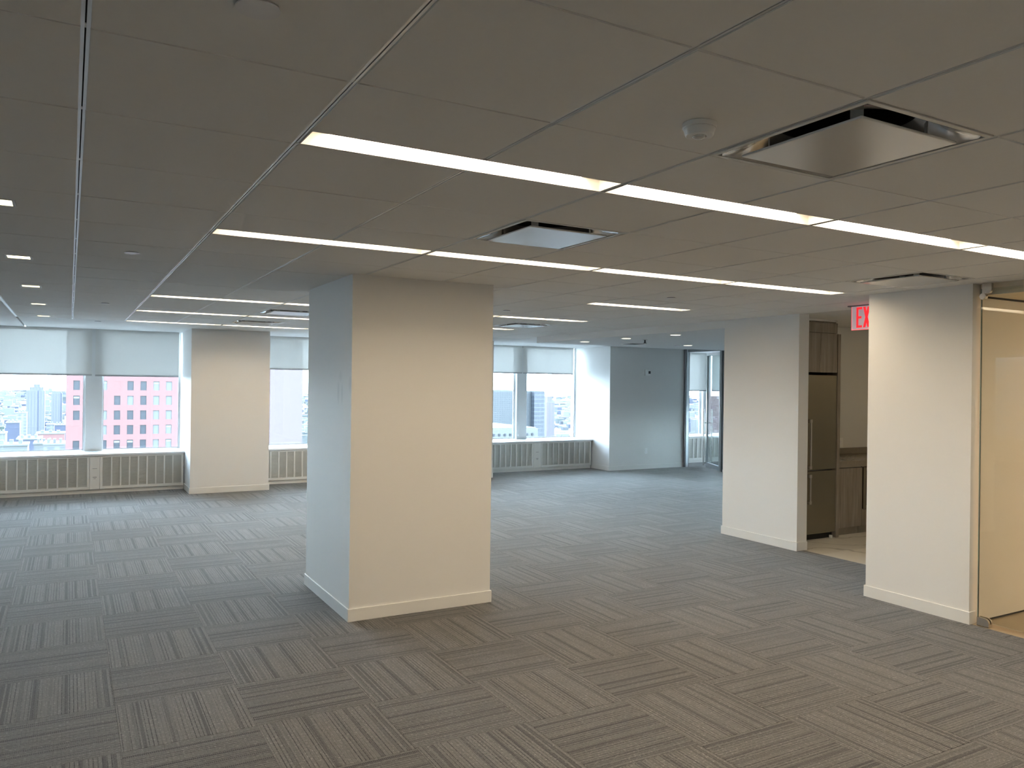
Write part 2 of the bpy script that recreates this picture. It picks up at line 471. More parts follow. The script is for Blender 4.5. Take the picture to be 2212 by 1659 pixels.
# ------------------------------------------------------------------ ceiling
ceiling = MB().box(-8, -6, 2.70, 16, 12.1, 2.95).build('ceiling', M['plenum']); tag(ceiling, kind='structure')
ROWS = [-5, -2, 1, 4, 7, 10, 13, 16]
DIFF = [(3, -1), (3, 2), (8, 2), (3, 11), (8, 11), (3, 14)]
SQ = [(-.315, 2.15 + 1.815 * k) for k in range(-3, 5)]           # small square downlights
ZT = [(-.6096, -6, 5.79, 9.70), (5.79, 1.36, 6.70, 9.70)]
XE = 6.70
g = .010; gy = .003
full = None
tiles_stuff = MB(); tn = 0
for i in range(-1, 11):
    for j in range(-10, 16):
        if (i, j) in DIFF: continue
        x0, x1, y0, y1 = i * T + g, (i + 1) * T - g, j * PY + gy, (j + 1) * PY - gy
        strip = False
        if (j + 1) in ROWS and 1 <= i <= 8 and not ((j + 1) == 7 and i < 7):
            y1 = (j + 1) * PY - .162; strip = True
        rs = [q for q in (clip((x0, y0, x1, y1), z) for z in ZT) if q]
        if not rs: continue
        holes = [(cx - .078, cy - .078, cx + .078, cy + .078) for cx, cy in SQ]
        rs2 = []
        for q in rs: rs2 += subtract(q, holes)
        isfull = len(rs2) == 1 and not strip and abs(rs2[0][2] - x1) < 1e-6 and abs(rs2[0][3] - y1) < 1e-6 and abs(rs2[0][0] - x0) < 1e-6
        p = project((x0 + x1) / 2, (y0 + y1) / 2, ZC)
        seen = p and -350 < p[0] < 2560 and p[1] > -420
        if not seen:
            for q in rs2: tiles_stuff.box(q[0], q[1], ZC, q[2], q[3], ZC + .02)
            continue
        tn += 1
        if isfull:
            if full is None:
                mb = MB()
                c = .0015
                mb.box(0, 0, c, x1 - x0, y1 - y0, .02)
                mb.prism([(c, c), (x1 - x0 - c, c), (x1 - x0 - c, y1 - y0 - c), (c, y1 - y0 - c)], 0, c + .0002)
                full = mb.build('ceiling_tile', M['tile']); me = full.data; D.objects.remove(full); full = me
            o = D.objects.new('ceiling_tile', full); o.location = (x0, y0, ZC + random.uniform(-.0006, .0006)); COL.objects.link(o); o.parent = ceiling
        else:
            mb = MB()
            for q in rs2: mb.box(q[0], q[1], ZC, q[2], q[3], ZC + .02)
            mb.build('ceiling_tile', M['tile'], ceiling)
tag(tiles_stuff.build('ceiling_tiling', M['tile'], ceiling), kind='stuff')
# slotted main runners along the room, thin cross tees
for i in range(-1, 11):
    x = i * T
    if i == 10: pass
    y0, y1 = (-6, 9.70) if x < 5.79 else (1.36, 9.70)
    mb = MB()
    cuts = [(j * PY - .164, j * PY - .003) for j in ROWS if i in (2, 4, 6, 8) and not (j == 7 and i < 7)]
    for (i_, j_) in DIFF: pass
    a = y0
    for c0, c1 in cuts + [(y1, y1)]:
        for s_ in (-1, 1): mb.box(min(x + s_ * .0018, x + s_ * .0100), a, ZC + .0035, max(x + s_ * .0018, x + s_ * .0100), c0, ZC + .012)
        mb.box(x - .0018, a, ZC + .011, x + .0018, c0, ZC + .013, 1)
        a = c1
    mb.build('main_runner', [M['tee'], M['dark']], ceiling)
for j in range(-9, 17):
    y = j * PY
    mb = MB(); mb.box(-.6096, y - .012, ZC + .0045, (5.79 if y < 1.36 else XE), y + .012, ZC + .0065)
    if j in ROWS:
        mb = MB(); mb.box(-.6096, y - .012, ZC + .0045, T, y + .012, ZC + .0065); mb.box(9 * T, y - .012, ZC + .0045, (5.79 if y < 1.36 else XE), y + .012, ZC + .0065)
        mb.box(T, y - .0045, ZC + .0015, 9 * T, y + .012, ZC + .0055)
    mb.build('cross_tee', M['white_metal'], ceiling)
# edge angles and plasterboard parts
B('edge_angle', M['tee'], (-.628, -6, ZC - .004, -.603, 9.70, ZC + .006), ceiling)
B('edge_angle', M['tee'], (-.603, 9.699, ZC - .001, 6.70, 9.712, ZC + .006), ceiling)
B('plaster_border', M['drywall'], (-.603, 9.712, ZC, 16, 12.1, ZC + .05), ceiling)
B('plaster_border', M['drywall'], (-8, -6, ZC, -.628, 12.1, ZC + .05), ceiling)
B('kitchen_ceiling', M['drywall'], (6.70, 2.2, ZC, 16, 4.80, ZC + .05), ceiling)
B('plaster_border', M['drywall'], (5.79, 1.36, ZC + .021, 6.8, 2.3, ZC + .05), ceiling)
mb = MB(); mb.box(6.655, 4.80, 2.40, 16, 9.06, 2.62); mb.build('dropped_soffit', M['drywall'], ceiling)
B('plaster_border', M['drywall'], (6.70, 9.06, ZC, 16, 9.712, ZC + .05), ceiling)
B('side_room_ceiling', M['tan_wall'], (5.82, -4, 2.412, 9.8, 1.372, 2.62), ceiling)
B('door_track', M['dark'], (5.772, -4, ZC + .001, 5.80, 1.20, ZC + .004), ceiling)
B('track_header', M['tan_wall'], (5.755, -4, ZC + .004, 5.82, 1.378, 2.60), ceiling)

# ------------------------------------------------------------------ walls
def wall(name, box, mat='wall', **k):
    return tag(B(name, M[mat], box), kind='structure', **k)
BBH = .092; BBT = .011
def baseboard(name, parent, segs):
    mb = MB()
    for (x0, y0, x1, y1, nx, ny) in segs:
        mb.box(min(x0, x1, x0 + nx * BBT, x1 + nx * BBT), min(y0, y1, y0 + ny * BBT, y1 + ny * BBT), 0,
               max(x0, x1, x0 + nx * BBT, x1 + nx * BBT), max(y0, y1, y0 + ny * BBT, y1 + ny * BBT), BBH)
    mb.bevel(.002, 1)
    return mb.build(name, M['wall_trim'], parent)
# free-standing column
CX0, CY0, CX1, CY1 = 1.736, 3.4875, 2.877, 4.662
column = tag(B('column', M['scuffed'], (CX0, CY0, 0, CX1, CY1, ZC + .012)),
             'wide square white column standing free in the middle of the carpet', 'column', kind='structure')
b_ = BBT
baseboard('baseboard', column, [(CX0 - b_, CY0, CX1 + b_, CY0, 0, -1), (CX0, CY0, CX0, CY1, -1, 0), (CX1, CY0, CX1, CY1, 1, 0), (CX0 - b_, CY1, CX1 + b_, CY1, 0, 1)])
# wall stub left of the kitchen
wk = wall('wall_kitchen_left', (6.64, 3.722, 0, 6.79, 4.801, ZC + .012))
baseboard('baseboard_kitchen_left', wk, [(6.64, 3.722 - b_, 6.64, 4.801 + b_, -1, 0), (6.64, 3.722, 6.79, 3.722, 0, -1), (6.64, 4.801, 6.79, 4.801, 0, 1)])
wall('wall_kitchen_back', (6.79, 4.70, 0, 16, 4.80, 2.60))
wall('wall_kitchen_right', (9.80, 2.2, 0, 9.92, 4.70, 2.60))
# wall block right of the kitchen
wb = wall('wall_kitchen_front', (5.729, 1.378, 0, 6.75, 2.234, ZC + .012))
baseboard('baseboard_kitchen_front', wb, [(5.729, 1.378 - b_, 5.729, 2.234 + b_, -1, 0), (5.729, 1.378, 5.80, 1.378, 0, -1), (5.729, 2.234, 6.75, 2.234, 0, 1)])
wall('wall_side_room_back', (6.75, 1.378, 0, 9.80, 2.234, 2.60))
tag(B('shadow_gap_line', M['dark'], (5.84, 1.3725, 2.398, 9.7, 1.3785, 2.412)), kind='structure')  # dark strip drawing the shade of the gap under the ceiling
tag(B('trim_2', M['dark'], (5.84, 1.3725, 0, 9.7, 1.3785, .010)), kind='structure')
wall('wall_side_room_right', (9.70, -4.1, 0, 9.82, 1.378, 2.60))
wall('wall_side_room_front', (5.73, -4.1, 0, 9.8, -4.0, 2.60))
# outer walls
wall('wall_back', (-8, -6.15, 0, 6, -6, 2.60))
wall('wall_right', (5.73, -6, 0, 5.85, -.10, 2.60))
mb = MB(); mb.box(16, 4.7, -.3, 16.15, 12.1, .59); mb.box(16, 4.7, 2.5, 16.15, 12.1, 2.7)
for y0, y1 in ((4.7, 5.0), (8.2, 8.7), (11.5, 12.1)): mb.box(16, y0, .59, 16.15, y1, 2.5)
mb.build('wall_far_right', M['wall'])['kind'] = 'structure'
w7 = tag(empty('window_7', (16.07, 8, .59)), kind='structure')  # added corner office windows, daylight for the far right walls
for y0, y1 in ((5.0, 8.2), (8.7, 11.5)): B('glass_pane', M['glass'], (16.08, y0, .59, 16.086, y1, 2.5), w7); B('added_screen', M['blind'], (16.04, y0 - .05, 1.30, 16.042, y1 + .05, 2.56), w7)  # added screens cut this daylight down
# left wall with added window bays, unseen, to let daylight in
mb = MB(); mb.box(-8.15, -6, -.3, -8.0, 12.1, .59)
for y0, y1 in ((-6, -5), (-2.4, -1.2), (1.4, 2.6), (5.2, 6.4), (9.0, 12.1)): mb.box(-8.15, y0, .59, -8.0, y1, 2.70)
mb.build('wall_left', M['wall']); D.objects['wall_left']['kind'] = 'structure'
# window wall
BAYS = [(-4.63, -2.10, None), (-.96, 1.568, .308), (2.724, 5.60, 4.17), (6.72, 9.404, 8.035), (11.47, 14.30, 13.09)]
mb = MB(); mb.box(-8, 11.97, -1.2, 16, 12.20, .56)
mb.box(-8, 11.97, ZC + .03, 16, 12.2, 3.2)
mb.build('wall_far', M['wall'])['kind'] = 'structure'
wp = []
edges = [-8.0]
for a, b, _ in BAYS: edges += [a, b]
edges += [16.0]
nm = ['wall_pier_far_left', 'wall_pier_left', 'wall_pier_middle', 'wall_pier_behind_column', 'wall_far_right_pier', 'wall_office_pier']
for k in range(0, len(edges), 2):
    x0, x1 = edges[k], edges[k + 1]
    yf = Y_PIER
    if k == 8: yf = 10.75; x1 = 11.40
    w = wall(nm[k // 2], (x0, yf, 0, x1, 12.15, ZC + .02))
    baseboard('baseboard_' + nm[k // 2][5:], w, [(x0 - b_, yf, x1 + b_, yf, 0, -1), (x0, yf, x0, 11.36, -1, 0), (x1, yf, x1, 11.36, 1, 0)])

# ------------------------------------------------------------------ windows
for n, (x0, x1, mu) in enumerate(BAYS):
    w = tag(empty('window_%d' % (n + 1), ((x0 + x1) / 2, Y_WIN, .59)), kind='structure')
    if mu is None: mu = (x0 + x1) / 2
    mw = .118
    B('sill', M['sill'], (x0 + .001, 11.315, .562, x1 - .001, 11.97, .592), w, .003)
    zt = ZC + .02
    mb = MB(); mb.box(mu - mw, 11.90, .592, mu + mw, 12.02, zt); mb.bevel(.004, 1); mb.build('mullion', M['mullion'], w)
    for a, b in ((x0, mu - mw), (mu + mw, x1)):
        B('glass_pane', M['glass'], (a + .01, 12.0, .60, b - .01, 12.006, zt), w)
        mb = MB()
        mb.box(a, 11.985, .592, b, 12.02, .612); mb.box(a, 11.975, .592, a + .022, 12.02, zt); mb.box(b - .026, 11.975, .592, b, 12.02, zt)
        mb.build('frame', M['mullion'], w)
        mb = MB(); mb.box(b - .030, 11.982, .60, b - .024, 12.0, zt); mb.box(a + .02, 11.982, .61, b - .02, 11.99, .616); mb.build('gasket', M['gasket'], w)

# added left wall glazing (beyond the picture's left edge, it only lets daylight in)
w = tag(empty('window_6', (-8.07, 2, .59)), kind='structure')
for y0, y1 in ((-5, -2.4), (-1.2, 1.4), (2.6, 5.2), (6.4, 9.0)):
    B('glass_pane', M['glass'], (-8.08, y0, .59, -8.074, y1, 2.5), w)
    B('added_screen', M['blind'], (-8.05, y0 - .05, .57, -8.048, y1 + .05, 2.56), w)  # added blind over the pane, dims the daylight and its reflection
    B('mullion', M['mullion'], (-8.13, (y0 + y1) / 2 - .1, .59, -8.02, (y0 + y1) / 2 + .1, 2.5), w)

# ------------------------------------------------------------------ roller blinds
BL = [(-.945, .276, 1.765, 11.86, 'window_2', 'pale grey roller blind, left of the two in the far left window'),
      (.322, 1.528, 1.758, 11.86, 'w', 'pale grey roller blind, right one in the far left window, before the pink tower'),
      (2.76, 4.14, 1.915, 11.86, 'w', 'pale grey roller blind between the left white pier and the big column'),
      (4.20, 5.57, 1.915, 11.86, 'w', 'pale grey roller blind in the window hidden behind the big column'),
      (6.76, 8.012, 1.928, 11.86, 'w', 'pale grey roller blind just right of the big column, over the left pane'),
      (8.036, 9.262, 1.928, 11.86, 'w', 'pale grey roller blind over the right pane, beside the bluish end wall'),
      (11.50, 13.06, 1.60, 11.86, 'w', 'pale grey roller blind seen through the open glass office door'),
      (13.20, 14.26, 1.60, 11.86, 'w', 'pale grey roller blind seen through the glass right of the open office door')]
for (x0, x1, zb, y, _, lab) in BL:
    r = tag(empty('roller_blind', ((x0 + x1) / 2, y, ZC)), lab, 'blind', 'roller blinds along the window wall')
    B('fabric', M['blind'], (x0, y, zb + .02, x1, y + .0015, ZC - .002), r)
    B('bottom_bar', M['blind_bar'], (x0, y - .006, zb, x1, y + .008, zb + .026), r, .002)
    MB().cyl((x0 + .002, y + .03, ZC - .022), .019, x1 - x0 - .004, 'x', 16).build('roller_tube', M['white_metal'], r)

# ------------------------------------------------------------------ radiator covers under the windows
def radiator(x0, x1, ncell, label, flip=False):
    r = tag(empty('radiator_cover', ((x0 + x1) / 2, Y_RAD, 0)), label, 'radiator cover', 'radiator covers under the windows')
    B('plinth', M['rad_metal'], (x0, Y_RAD + .022, 0, x1, Y_RAD + .045, .058), r)
    mb = MB(); yb = Y_RAD + .004; z0, z1 = .062, .558
    mb.box(x0 + .002, Y_RAD, z0, x1 - .002, Y_RAD + .02, z0 + .045)
    mb.box(x0 + .002, Y_RAD, z1 - .020, x1 - .002, Y_RAD + .02, z1)
    mb.box(x0 + .002, Y_RAD, z0 + .045, x0 + .034, Y_RAD + .02, z1 - .02); mb.box(x1 - .034, Y_RAD, z0 + .045, x1 - .002, Y_RAD + .02, z1 - .02)
    mb.build('frame', M['rad_metal'], r)
    B('back_panel', M['grille'], (x0 + .03, Y_RAD + .019, z0 + .04, x1 - .03, Y_RAD + .022, z1 - .01), r)
    xs = [x0 + .034 + (x1 - x0 - .068) * k / ncell for k in range(ncell + 1)]
    for k in range(1, ncell): B('bar', M['rad_metal'], (xs[k] - .010, Y_RAD - .001, z0 + .045, xs[k] + .010, Y_RAD + .014, z1 - .02), r)
    mb = MB(); nz = 34
    for q in range(nz):
        z = z0 + .05 + (z1 - z0 - .075) * (q + .5) / nz
        mb.box(x0 + .034, Y_RAD + .006, z - .0028, x1 - .034, Y_RAD + .017, z + .0028)
    tag(mb.build('grille', M['grille'], r), kind='stuff')
def panel(x0, x1, label):
    r = tag(empty('control_panel', ((x0 + x1) / 2, Y_RAD, 0)), label, 'panel', 'blank panels between the radiator covers')
    B('plinth', M['rad_metal'], (x0, Y_RAD + .022, 0, x1, Y_RAD + .045, .058), r)
    B('cover', M['rad_metal'], (x0 + .002, Y_RAD, .062, x1 - .002, Y_RAD + .02, .558), r, .0015)
    xc = (x0 + x1) / 2
    for z, w_, h in ((.37, .06, .004), (.24, .05, .006), (.22, .03, .004)):
        B('slot', M['gasket'], (xc - w_ / 2, Y_RAD - .0012, z, xc + w_ / 2, Y_RAD + .002, z + h), r)
radiator(-.955, .250, 9, 'cream radiator cover at the far left, left of the blank panel')
panel(.250, .388, 'narrow blank cream panel between the two far left radiator covers')
radiator(.388, 1.555, 9, 'cream radiator cover touching the left side of the left white pier')
radiator(2.735, 3.98, 9, 'cream radiator cover between the left white pier and the big column')
panel(3.98, 4.12, 'narrow blank cream panel hidden behind the big column')
radiator(4.12, 5.59, 9, 'cream radiator cover hidden behind the big column')
radiator(6.73, 7.985, 10, 'grey-lit radiator cover emerging right of the big column')
panel(7.985, 8.160, 'narrow blank panel between the two radiator covers right of the big column')
radiator(8.160, 9.372, 9, 'grey-lit radiator cover ending at the bluish end wall')
radiator(11.49, 12.95, 11, 'radiator cover seen through the open glass office door')
panel(12.95, 13.10, 'narrow blank panel seen through the glass office door leaf')
radiator(13.10, 14.28, 9, 'radiator cover inside the glass office, behind the glass right of the door')
radiator(-4.60, -2.12, 18, 'long cream radiator cover beyond the left edge of the room view')

# ------------------------------------------------------------------ linear lights
ordr = {1: 'nearest', 4: 'second nearest', 10: 'third', 13: 'fourth', 16: 'farthest'}
secn = ['leftmost', 'second from left', 'third from left', 'rightmost']
proto = None
for j in ROWS:
    for s_ in range(4):
        i = 1 + 2 * s_
        if j == 7 and i < 7: continue
        if j == 7: lab = 'single warm recessed light strip alone above the carpet right of the big column'
        elif j < 0: lab = 'warm recessed light strip in the row %s, %s' % ('just behind the camera' if j == -2 else 'farthest behind the camera', secn[s_])
        else: lab = 'warm recessed light strip, %s section of the %s row' % (secn[s_], ordr[j])
        x0, x1, y0, y1 = i * T + .011, (i + 2) * T - .011, j * PY - .158, j * PY - .007
        if proto is None:
            proto = empty('linear_light', (x0, y0, ZC))
            h = .046; mb = MB()
            mb.box(x0, y0, ZC, x0 + .004, y1, ZC + h + .03); mb.box(x1 - .004, y0, ZC, x1, y1, ZC + h + .03)
            mb.box(x0 + .004, y0, ZC, x1 - .004, y0 + .004, ZC + h + .03); mb.box(x0 + .004, y1 - .004, ZC, x1 - .004, y1, ZC + h + .03)
            mb.box(x0 + .004, y0 + .004, ZC + h, x1 - .004, y1 - .004, ZC + h + .004)
            mb.build('housing', M['trough'], proto)
            B('lens', M['lamp'], (x0 + .095, y0 + .006, ZC + h - .003, x1 - .095, y1 - .006, ZC + h - .0005), proto)
            r = proto
        else:
            r = copy_tree(proto); r.location = (x0, y0, ZC)
        tag(r, lab, 'ceiling light', 'linear lights in the tiled ceiling')

# small square downlights on the left
proto = None
dn = ['behind the camera, farthest', 'behind the camera', 'above the left of the camera', 'cut by the left picture edge', 'second nearest', 'third nearest', 'fourth nearest', 'farthest, near the window']
for k, (cx, cy) in enumerate(SQ):
    if proto is None:
        r = proto = empty('square_downlight', (cx, cy, ZC)); e = .075; d_ = .045
        mb = MB()
        mb.box(cx - e, cy - e, ZC - .002, cx + e, cy - e + .012, ZC + d_); mb.box(cx - e, cy + e - .012, ZC - .002, cx + e, cy + e, ZC + d_)
        mb.box(cx - e, cy - e + .012, ZC - .002, cx - e + .012, cy + e - .012, ZC + d_); mb.box(cx + e - .012, cy - e + .012, ZC - .002, cx + e, cy + e - .012, ZC + d_)
        mb.build('trim', M['white_metal'], r)
        B('lens', M['lamp_small'], (cx - .062, cy - .062, ZC + .012, cx + .062, cy + .062, ZC + .016), r)
    else:
        r = copy_tree(proto); r.location = (cx, cy, ZC)
    tag(r, 'small square lit downlight in the left ceiling row, ' + dn[k], 'downlight', 'square downlights in the left ceiling row')

# round downlights in the dropped soffit
proto = None
for cx, cy, lab in ((6.989, 6.055, 'round lit downlight nearest the white wall stub by the kitchen'), (6.988, 7.109, 'round lit downlight in the middle of the row of three in the dropped soffit'),
                    (7.035, 8.231, 'round lit downlight in the dropped soffit, farthest of the row of three'), (8.968, 8.006, 'round lit downlight just in front of the glass office door')):
    if proto is None:
        r = proto = empty('round_downlight', (cx, cy, 2.40))
        mb = MB(); mb.cyl((cx, cy, 2.394), .078, .0065, n=28); mb.build('trim', M['white_metal'], r)
        mb = MB(); mb.cyl((cx, cy, 2.3925), .064, .002, n=28); mb.build('lens', M['lamp_round'], r)
    else:
        r = copy_tree(proto); r.location = (cx, cy, 2.40)
    tag(r, lab, 'downlight', 'round downlights in the dropped soffit')
# unseen warm downlights added to light the side room
for k, (cx, cy) in enumerate(((7.0, -.6), (8.4, -.6), (7.0, -2.4), (8.4, -2.4))):
    r = empty('added_warm_downlight', (cx, cy, 2.41))
    MB().cyl((cx, cy, 2.406), .085, .0055, n=28).build('trim', M['white_metal'], r)
    MB().cyl((cx, cy, 2.404), .07, .0025, n=28).build('lens', M['lamp_added_warm'], r)
    tag(r, 'added warm round downlight inside the side room behind the sliding glass, %s' % ('near left', 'near right', 'far left', 'far right')[k], 'downlight', 'added warm downlights of the side room')

for k, (cx, cy) in enumerate(((8.2, 2.85), (9.3, 2.85))):
    r = empty('added_kitchen_downlight', (cx, cy, ZC))  # unseen downlights added to light the kitchen
    MB().cyl((cx, cy, ZC - .004), .085, .0035, n=28).build('trim', M['white_metal'], r)
    MB().cyl((cx, cy, ZC - .006), .07, .0025, n=28).build('lens', M['lamp_added_kitchen'], r)
    tag(r, 'added round downlight in the kitchen ceiling hidden behind the white wall block, %s' % ('near', 'far')[k], 'downlight', 'added kitchen downlights')

# ------------------------------------------------------------------ plaque diffusers
def diffuser(i, j, lab, proto=[None]):
    cx, cy = (i + .5) * T, (j + .5) * PY
    if proto[0] is not None:
        r = copy_tree(proto[0]); r.location = (cx, cy, ZC); tag(r, lab, 'air diffuser', 'square plaque air diffusers in the ceiling'); return
    r = proto[0] = empty('air_diffuser', (cx, cy, ZC)); tag(r, lab, 'air diffuser', 'square plaque air diffusers in the ceiling')
    hx, hy = T / 2 - .010, PY / 2 - .004
    # skirt: square rim rising in a curve to a round-cornered neck
    bm = bmesh.new(); n = 64; rings = []
    for s_ in range(9):
        q = s_ / 8
        rr = []
        for k in range(n):
            a = 2 * math.pi * (k + .5) / n
            ca, sa = math.cos(a), math.sin(a)
            m_ = max(abs(ca), abs(sa)); sqx, sqy = ca / m_ * (hx - .014), sa / m_ * (hy - .014)
            p_ = 2 + 2.5 * (1 - q)
            se = (abs(ca) ** p_ + abs(sa) ** p_) ** (-1 / p_)
            rad = (.283 - .070 * q)
            wx, wy = ca * se * rad, sa * se * rad
            w_ = min(1, q * 3.0)
            x, y = sqx * (1 - w_) + wx * w_, sqy * (1 - w_) + wy * w_
            z = .075 * (1 - math.cos(q * math.pi / 2)) * 1.0 + .012 * q
            rr.append(bm.verts.new((cx + x, cy + y, ZC + z)))
        rings.append(rr)
    for a, b in zip(rings, rings[1:]):
        for k in range(n): bm.faces.new((a[k], a[(k + 1) % n], b[(k + 1) % n], b[k]))
    mb = MB(); mb.bm.free(); mb.bm = bm; sk = mb.build('skirt', M['skirt'], r, True)
    mb = MB()
    mb.box(cx - hx, cy - hy, ZC - .0015, cx + hx, cy - hy + .016, ZC + .003); mb.box(cx - hx, cy + hy - .016, ZC - .0015, cx + hx, cy + hy, ZC + .003)
    mb.box(cx - hx, cy - hy + .016, ZC - .0015, cx - hx + .016, cy + hy - .016, ZC + .003); mb.box(cx + hx - .016, cy - hy + .016, ZC - .0015, cx + hx, cy + hy - .016, ZC + .003)
    mb.build('rim', M['white_metal'], r)
    mb = MB(); mb.cyl((cx, cy, ZC + .087), .214, .10, n=48); mb.bm.faces.ensure_lookup_table()
    bmesh.ops.delete(mb.bm, geom=[f for f in mb.bm.faces if len(f.verts) > 10 and f.calc_center_median().z < ZC + .10], context='FACES')
    mb.build('duct_neck', M['dark'], r)
    h = .226
    mb = MB(); mb.box(cx - h, cy - h, ZC - .014, cx + h, cy + h, ZC - .006); mb.bevel(.003, 2); mb.build('plaque', M['plaque'], r)
    for sx_, sy_ in ((-1, -1), (1, -1), (-1, 1), (1, 1)):
        a = Matrix.Translation((cx + sx_ * .165, cy + sy_ * .165, 0)) @ Matrix.Rotation(math.radians(45 if sx_ * sy_ > 0 else -45), 4, 'Z')
        mb = MB(); mb.box(-.0015, -.018, ZC - .007, .0015, .018, ZC + .06, 0, a); mb.box(.0016, -.003, ZC + .02, .0022, .003, ZC + .026, 1, a)
        mb.build('hanger', [M['white_metal'], M['dark']], r)
for (i, j), lab in zip(DIFF, ('largest square plaque diffuser, near the top right beside the smoke detector', 'square plaque diffuser above and in front of the big column, bluish underside',
                              'square plaque diffuser above the kitchen entrance, beside the white wall block', 'distant square plaque diffuser cut by the left edge of the big column',
                              'distant square plaque diffuser just right of the big column', 'farthest square plaque diffuser, near the left white pier')):
    diffuser(i, j, lab)
r = tag(empty('slot_diffuser', (8.02, 8.25, 2.40)), 'small flat air diffuser in the dropped soffit before the bluish wall', 'air diffuser')
MB().box(7.87, 8.10, 2.394, 8.17, 8.40, 2.3995).build('rim', M['white_metal'], r)
MB().box(7.895, 8.125, 2.392, 8.145, 8.375, 2.3938).build('opening', M['gasket'], r)

# ------------------------------------------------------------------ small ceiling devices
proto = None
for cx, cy, lab in ((.309, -.294, 'flat round grey sprinkler cover cut by the top edge, above everything'), (.302, 3.337, 'flat round sprinkler cover in the left ceiling, level with the second light strip'),
                    (.285, 7.06, 'flat round sprinkler cover in the left ceiling, between the third and fourth light strips'), (.30, 9.98, 'flat round sprinkler cover in the left ceiling, closest to the windows'),
                    (4.572, 3.349, 'flat round sprinkler cover right of the big column, above the lone light strip'), (3.99, 5.28, 'flat round sprinkler cover right beside the big column top')):
    if proto is None:
        r = proto = empty('sprinkler_cover', (cx, cy, ZC))
        MB().cyl((cx, cy, ZC - .006), .045, .0022, n=40).build('plate', M['grey_plate'], r)
        MB().cyl((cx, cy, ZC - .004), .036, .005, n=28).build('collar', M['gasket'], r)
    else: r = copy_tree(proto); r.location = (cx, cy, ZC)
    tag(r, lab, 'sprinkler', 'concealed sprinkler covers in the tiled ceiling')
sx_, sy_ = 1.585, -.225
r = tag(empty('smoke_detector', (sx_, sy_, ZC)), 'white round detector with a clear lens under the ceiling, left of the nearest diffuser', 'detector')
mb = MB(); mb.cyl((sx_, sy_, ZC - .016), .050, .016, n=40); mb.bevel(.002, 1); mb.build('base', M['white_plastic'], r)
mb = MB(); mb.cyl((sx_, sy_, ZC - .038), .040, .022, n=40, r2=.047); mb.bevel(.0025, 2); mb.build('body', M['white_plastic'], r)
mb = MB(); mb.cyl((sx_, sy_, ZC - .0392), .0205, .0015, n=32); mb.build('lens_ring', M['chrome'], r)
bm = bmesh.new(); bmesh.ops.create_uvsphere(bm, u_segments=24, v_segments=12, radius=.0185)
for v in bm.verts: v.co = Vector((v.co.x + sx_, v.co.y + sy_, v.co.z * .45 + ZC - .0385))
mb = MB(); mb.bm.free(); mb.bm = bm; mb.build('lens', M['lens_clear'], r, True)
r = tag(empty('pendant_sprinkler', (7.42, 7.22, 2.40)), 'small pendant sprinkler head under the dropped soffit, before the bluish wall', 'sprinkler')
MB().cyl((7.42, 7.22, 2.394), .035, .0055, n=20).build('escutcheon', M['white_metal'], r)
mb = MB(); mb.cyl((7.42, 7.22, 2.352), .012, .042, n=12); mb.cyl((7.42, 7.22, 2.346), .024, .006, n=16); mb.build('head', M['gasket'], r)
tag(rebase(MB().cyl((8.87, 8.16, 2.390), .04, .0098, n=20).build('sprinkler_cover', M['grey_plate']), (8.87, 8.16, 2.40)), 'tiny flat round cover in the dropped soffit near the glass office door', 'sprinkler')

# ------------------------------------------------------------------ exit sign
r = tag(empty('exit_sign', (6.39, 2.71, ZC)), 'red lettered edge-lit exit sign hanging before the kitchen, half hidden by the white wall block', 'sign')
B('canopy', M['exit_dark'], (6.365, 2.49, 2.482, 6.415, 2.93, ZC - .0003), r, .003)
m, t, b = newmat('exit_panel'); b.inputs['Base Color'].default_value = (.62, .62, .65, 1); b.inputs['Metallic'].default_value = .0; b.inputs['Roughness'].default_value = .15
t.links.new(mixc(t, noise(t, N(t, 'ShaderNodeTexCoord').outputs['Object'], 12, 2), (.78, .74, .78), (.90, .86, .89)), b.inputs['Base Color'])
b.inputs['Emission Color'].default_value = (.9, .62, .72, 1); b.inputs['Emission Strength'].default_value = .14
M['exit_panel'] = m
M['exit_red'] = emit('exit_letter_red', (1.0, .02, .03), .75, (.6, .01, .01))
M['exit_edge'] = emit('exit_edge_glow', (1.0, .12, .14), .9, (.8, .3, .3))
B('panel', M['exit_panel'], (6.387, 2.510, 2.268, 6.393, 2.895, 2.482), r)
mb = MB(); mb.box(6.3865, 2.510, 2.262, 6.3935, 2.895, 2.268); mb.box(6.3865, 2.895, 2.262, 6.3935, 2.899, 2.482); mb.box(6.3865, 2.506, 2.262, 6.3935, 2.510, 2.482)
mb.build('lit_edge', M['exit_edge'], r)
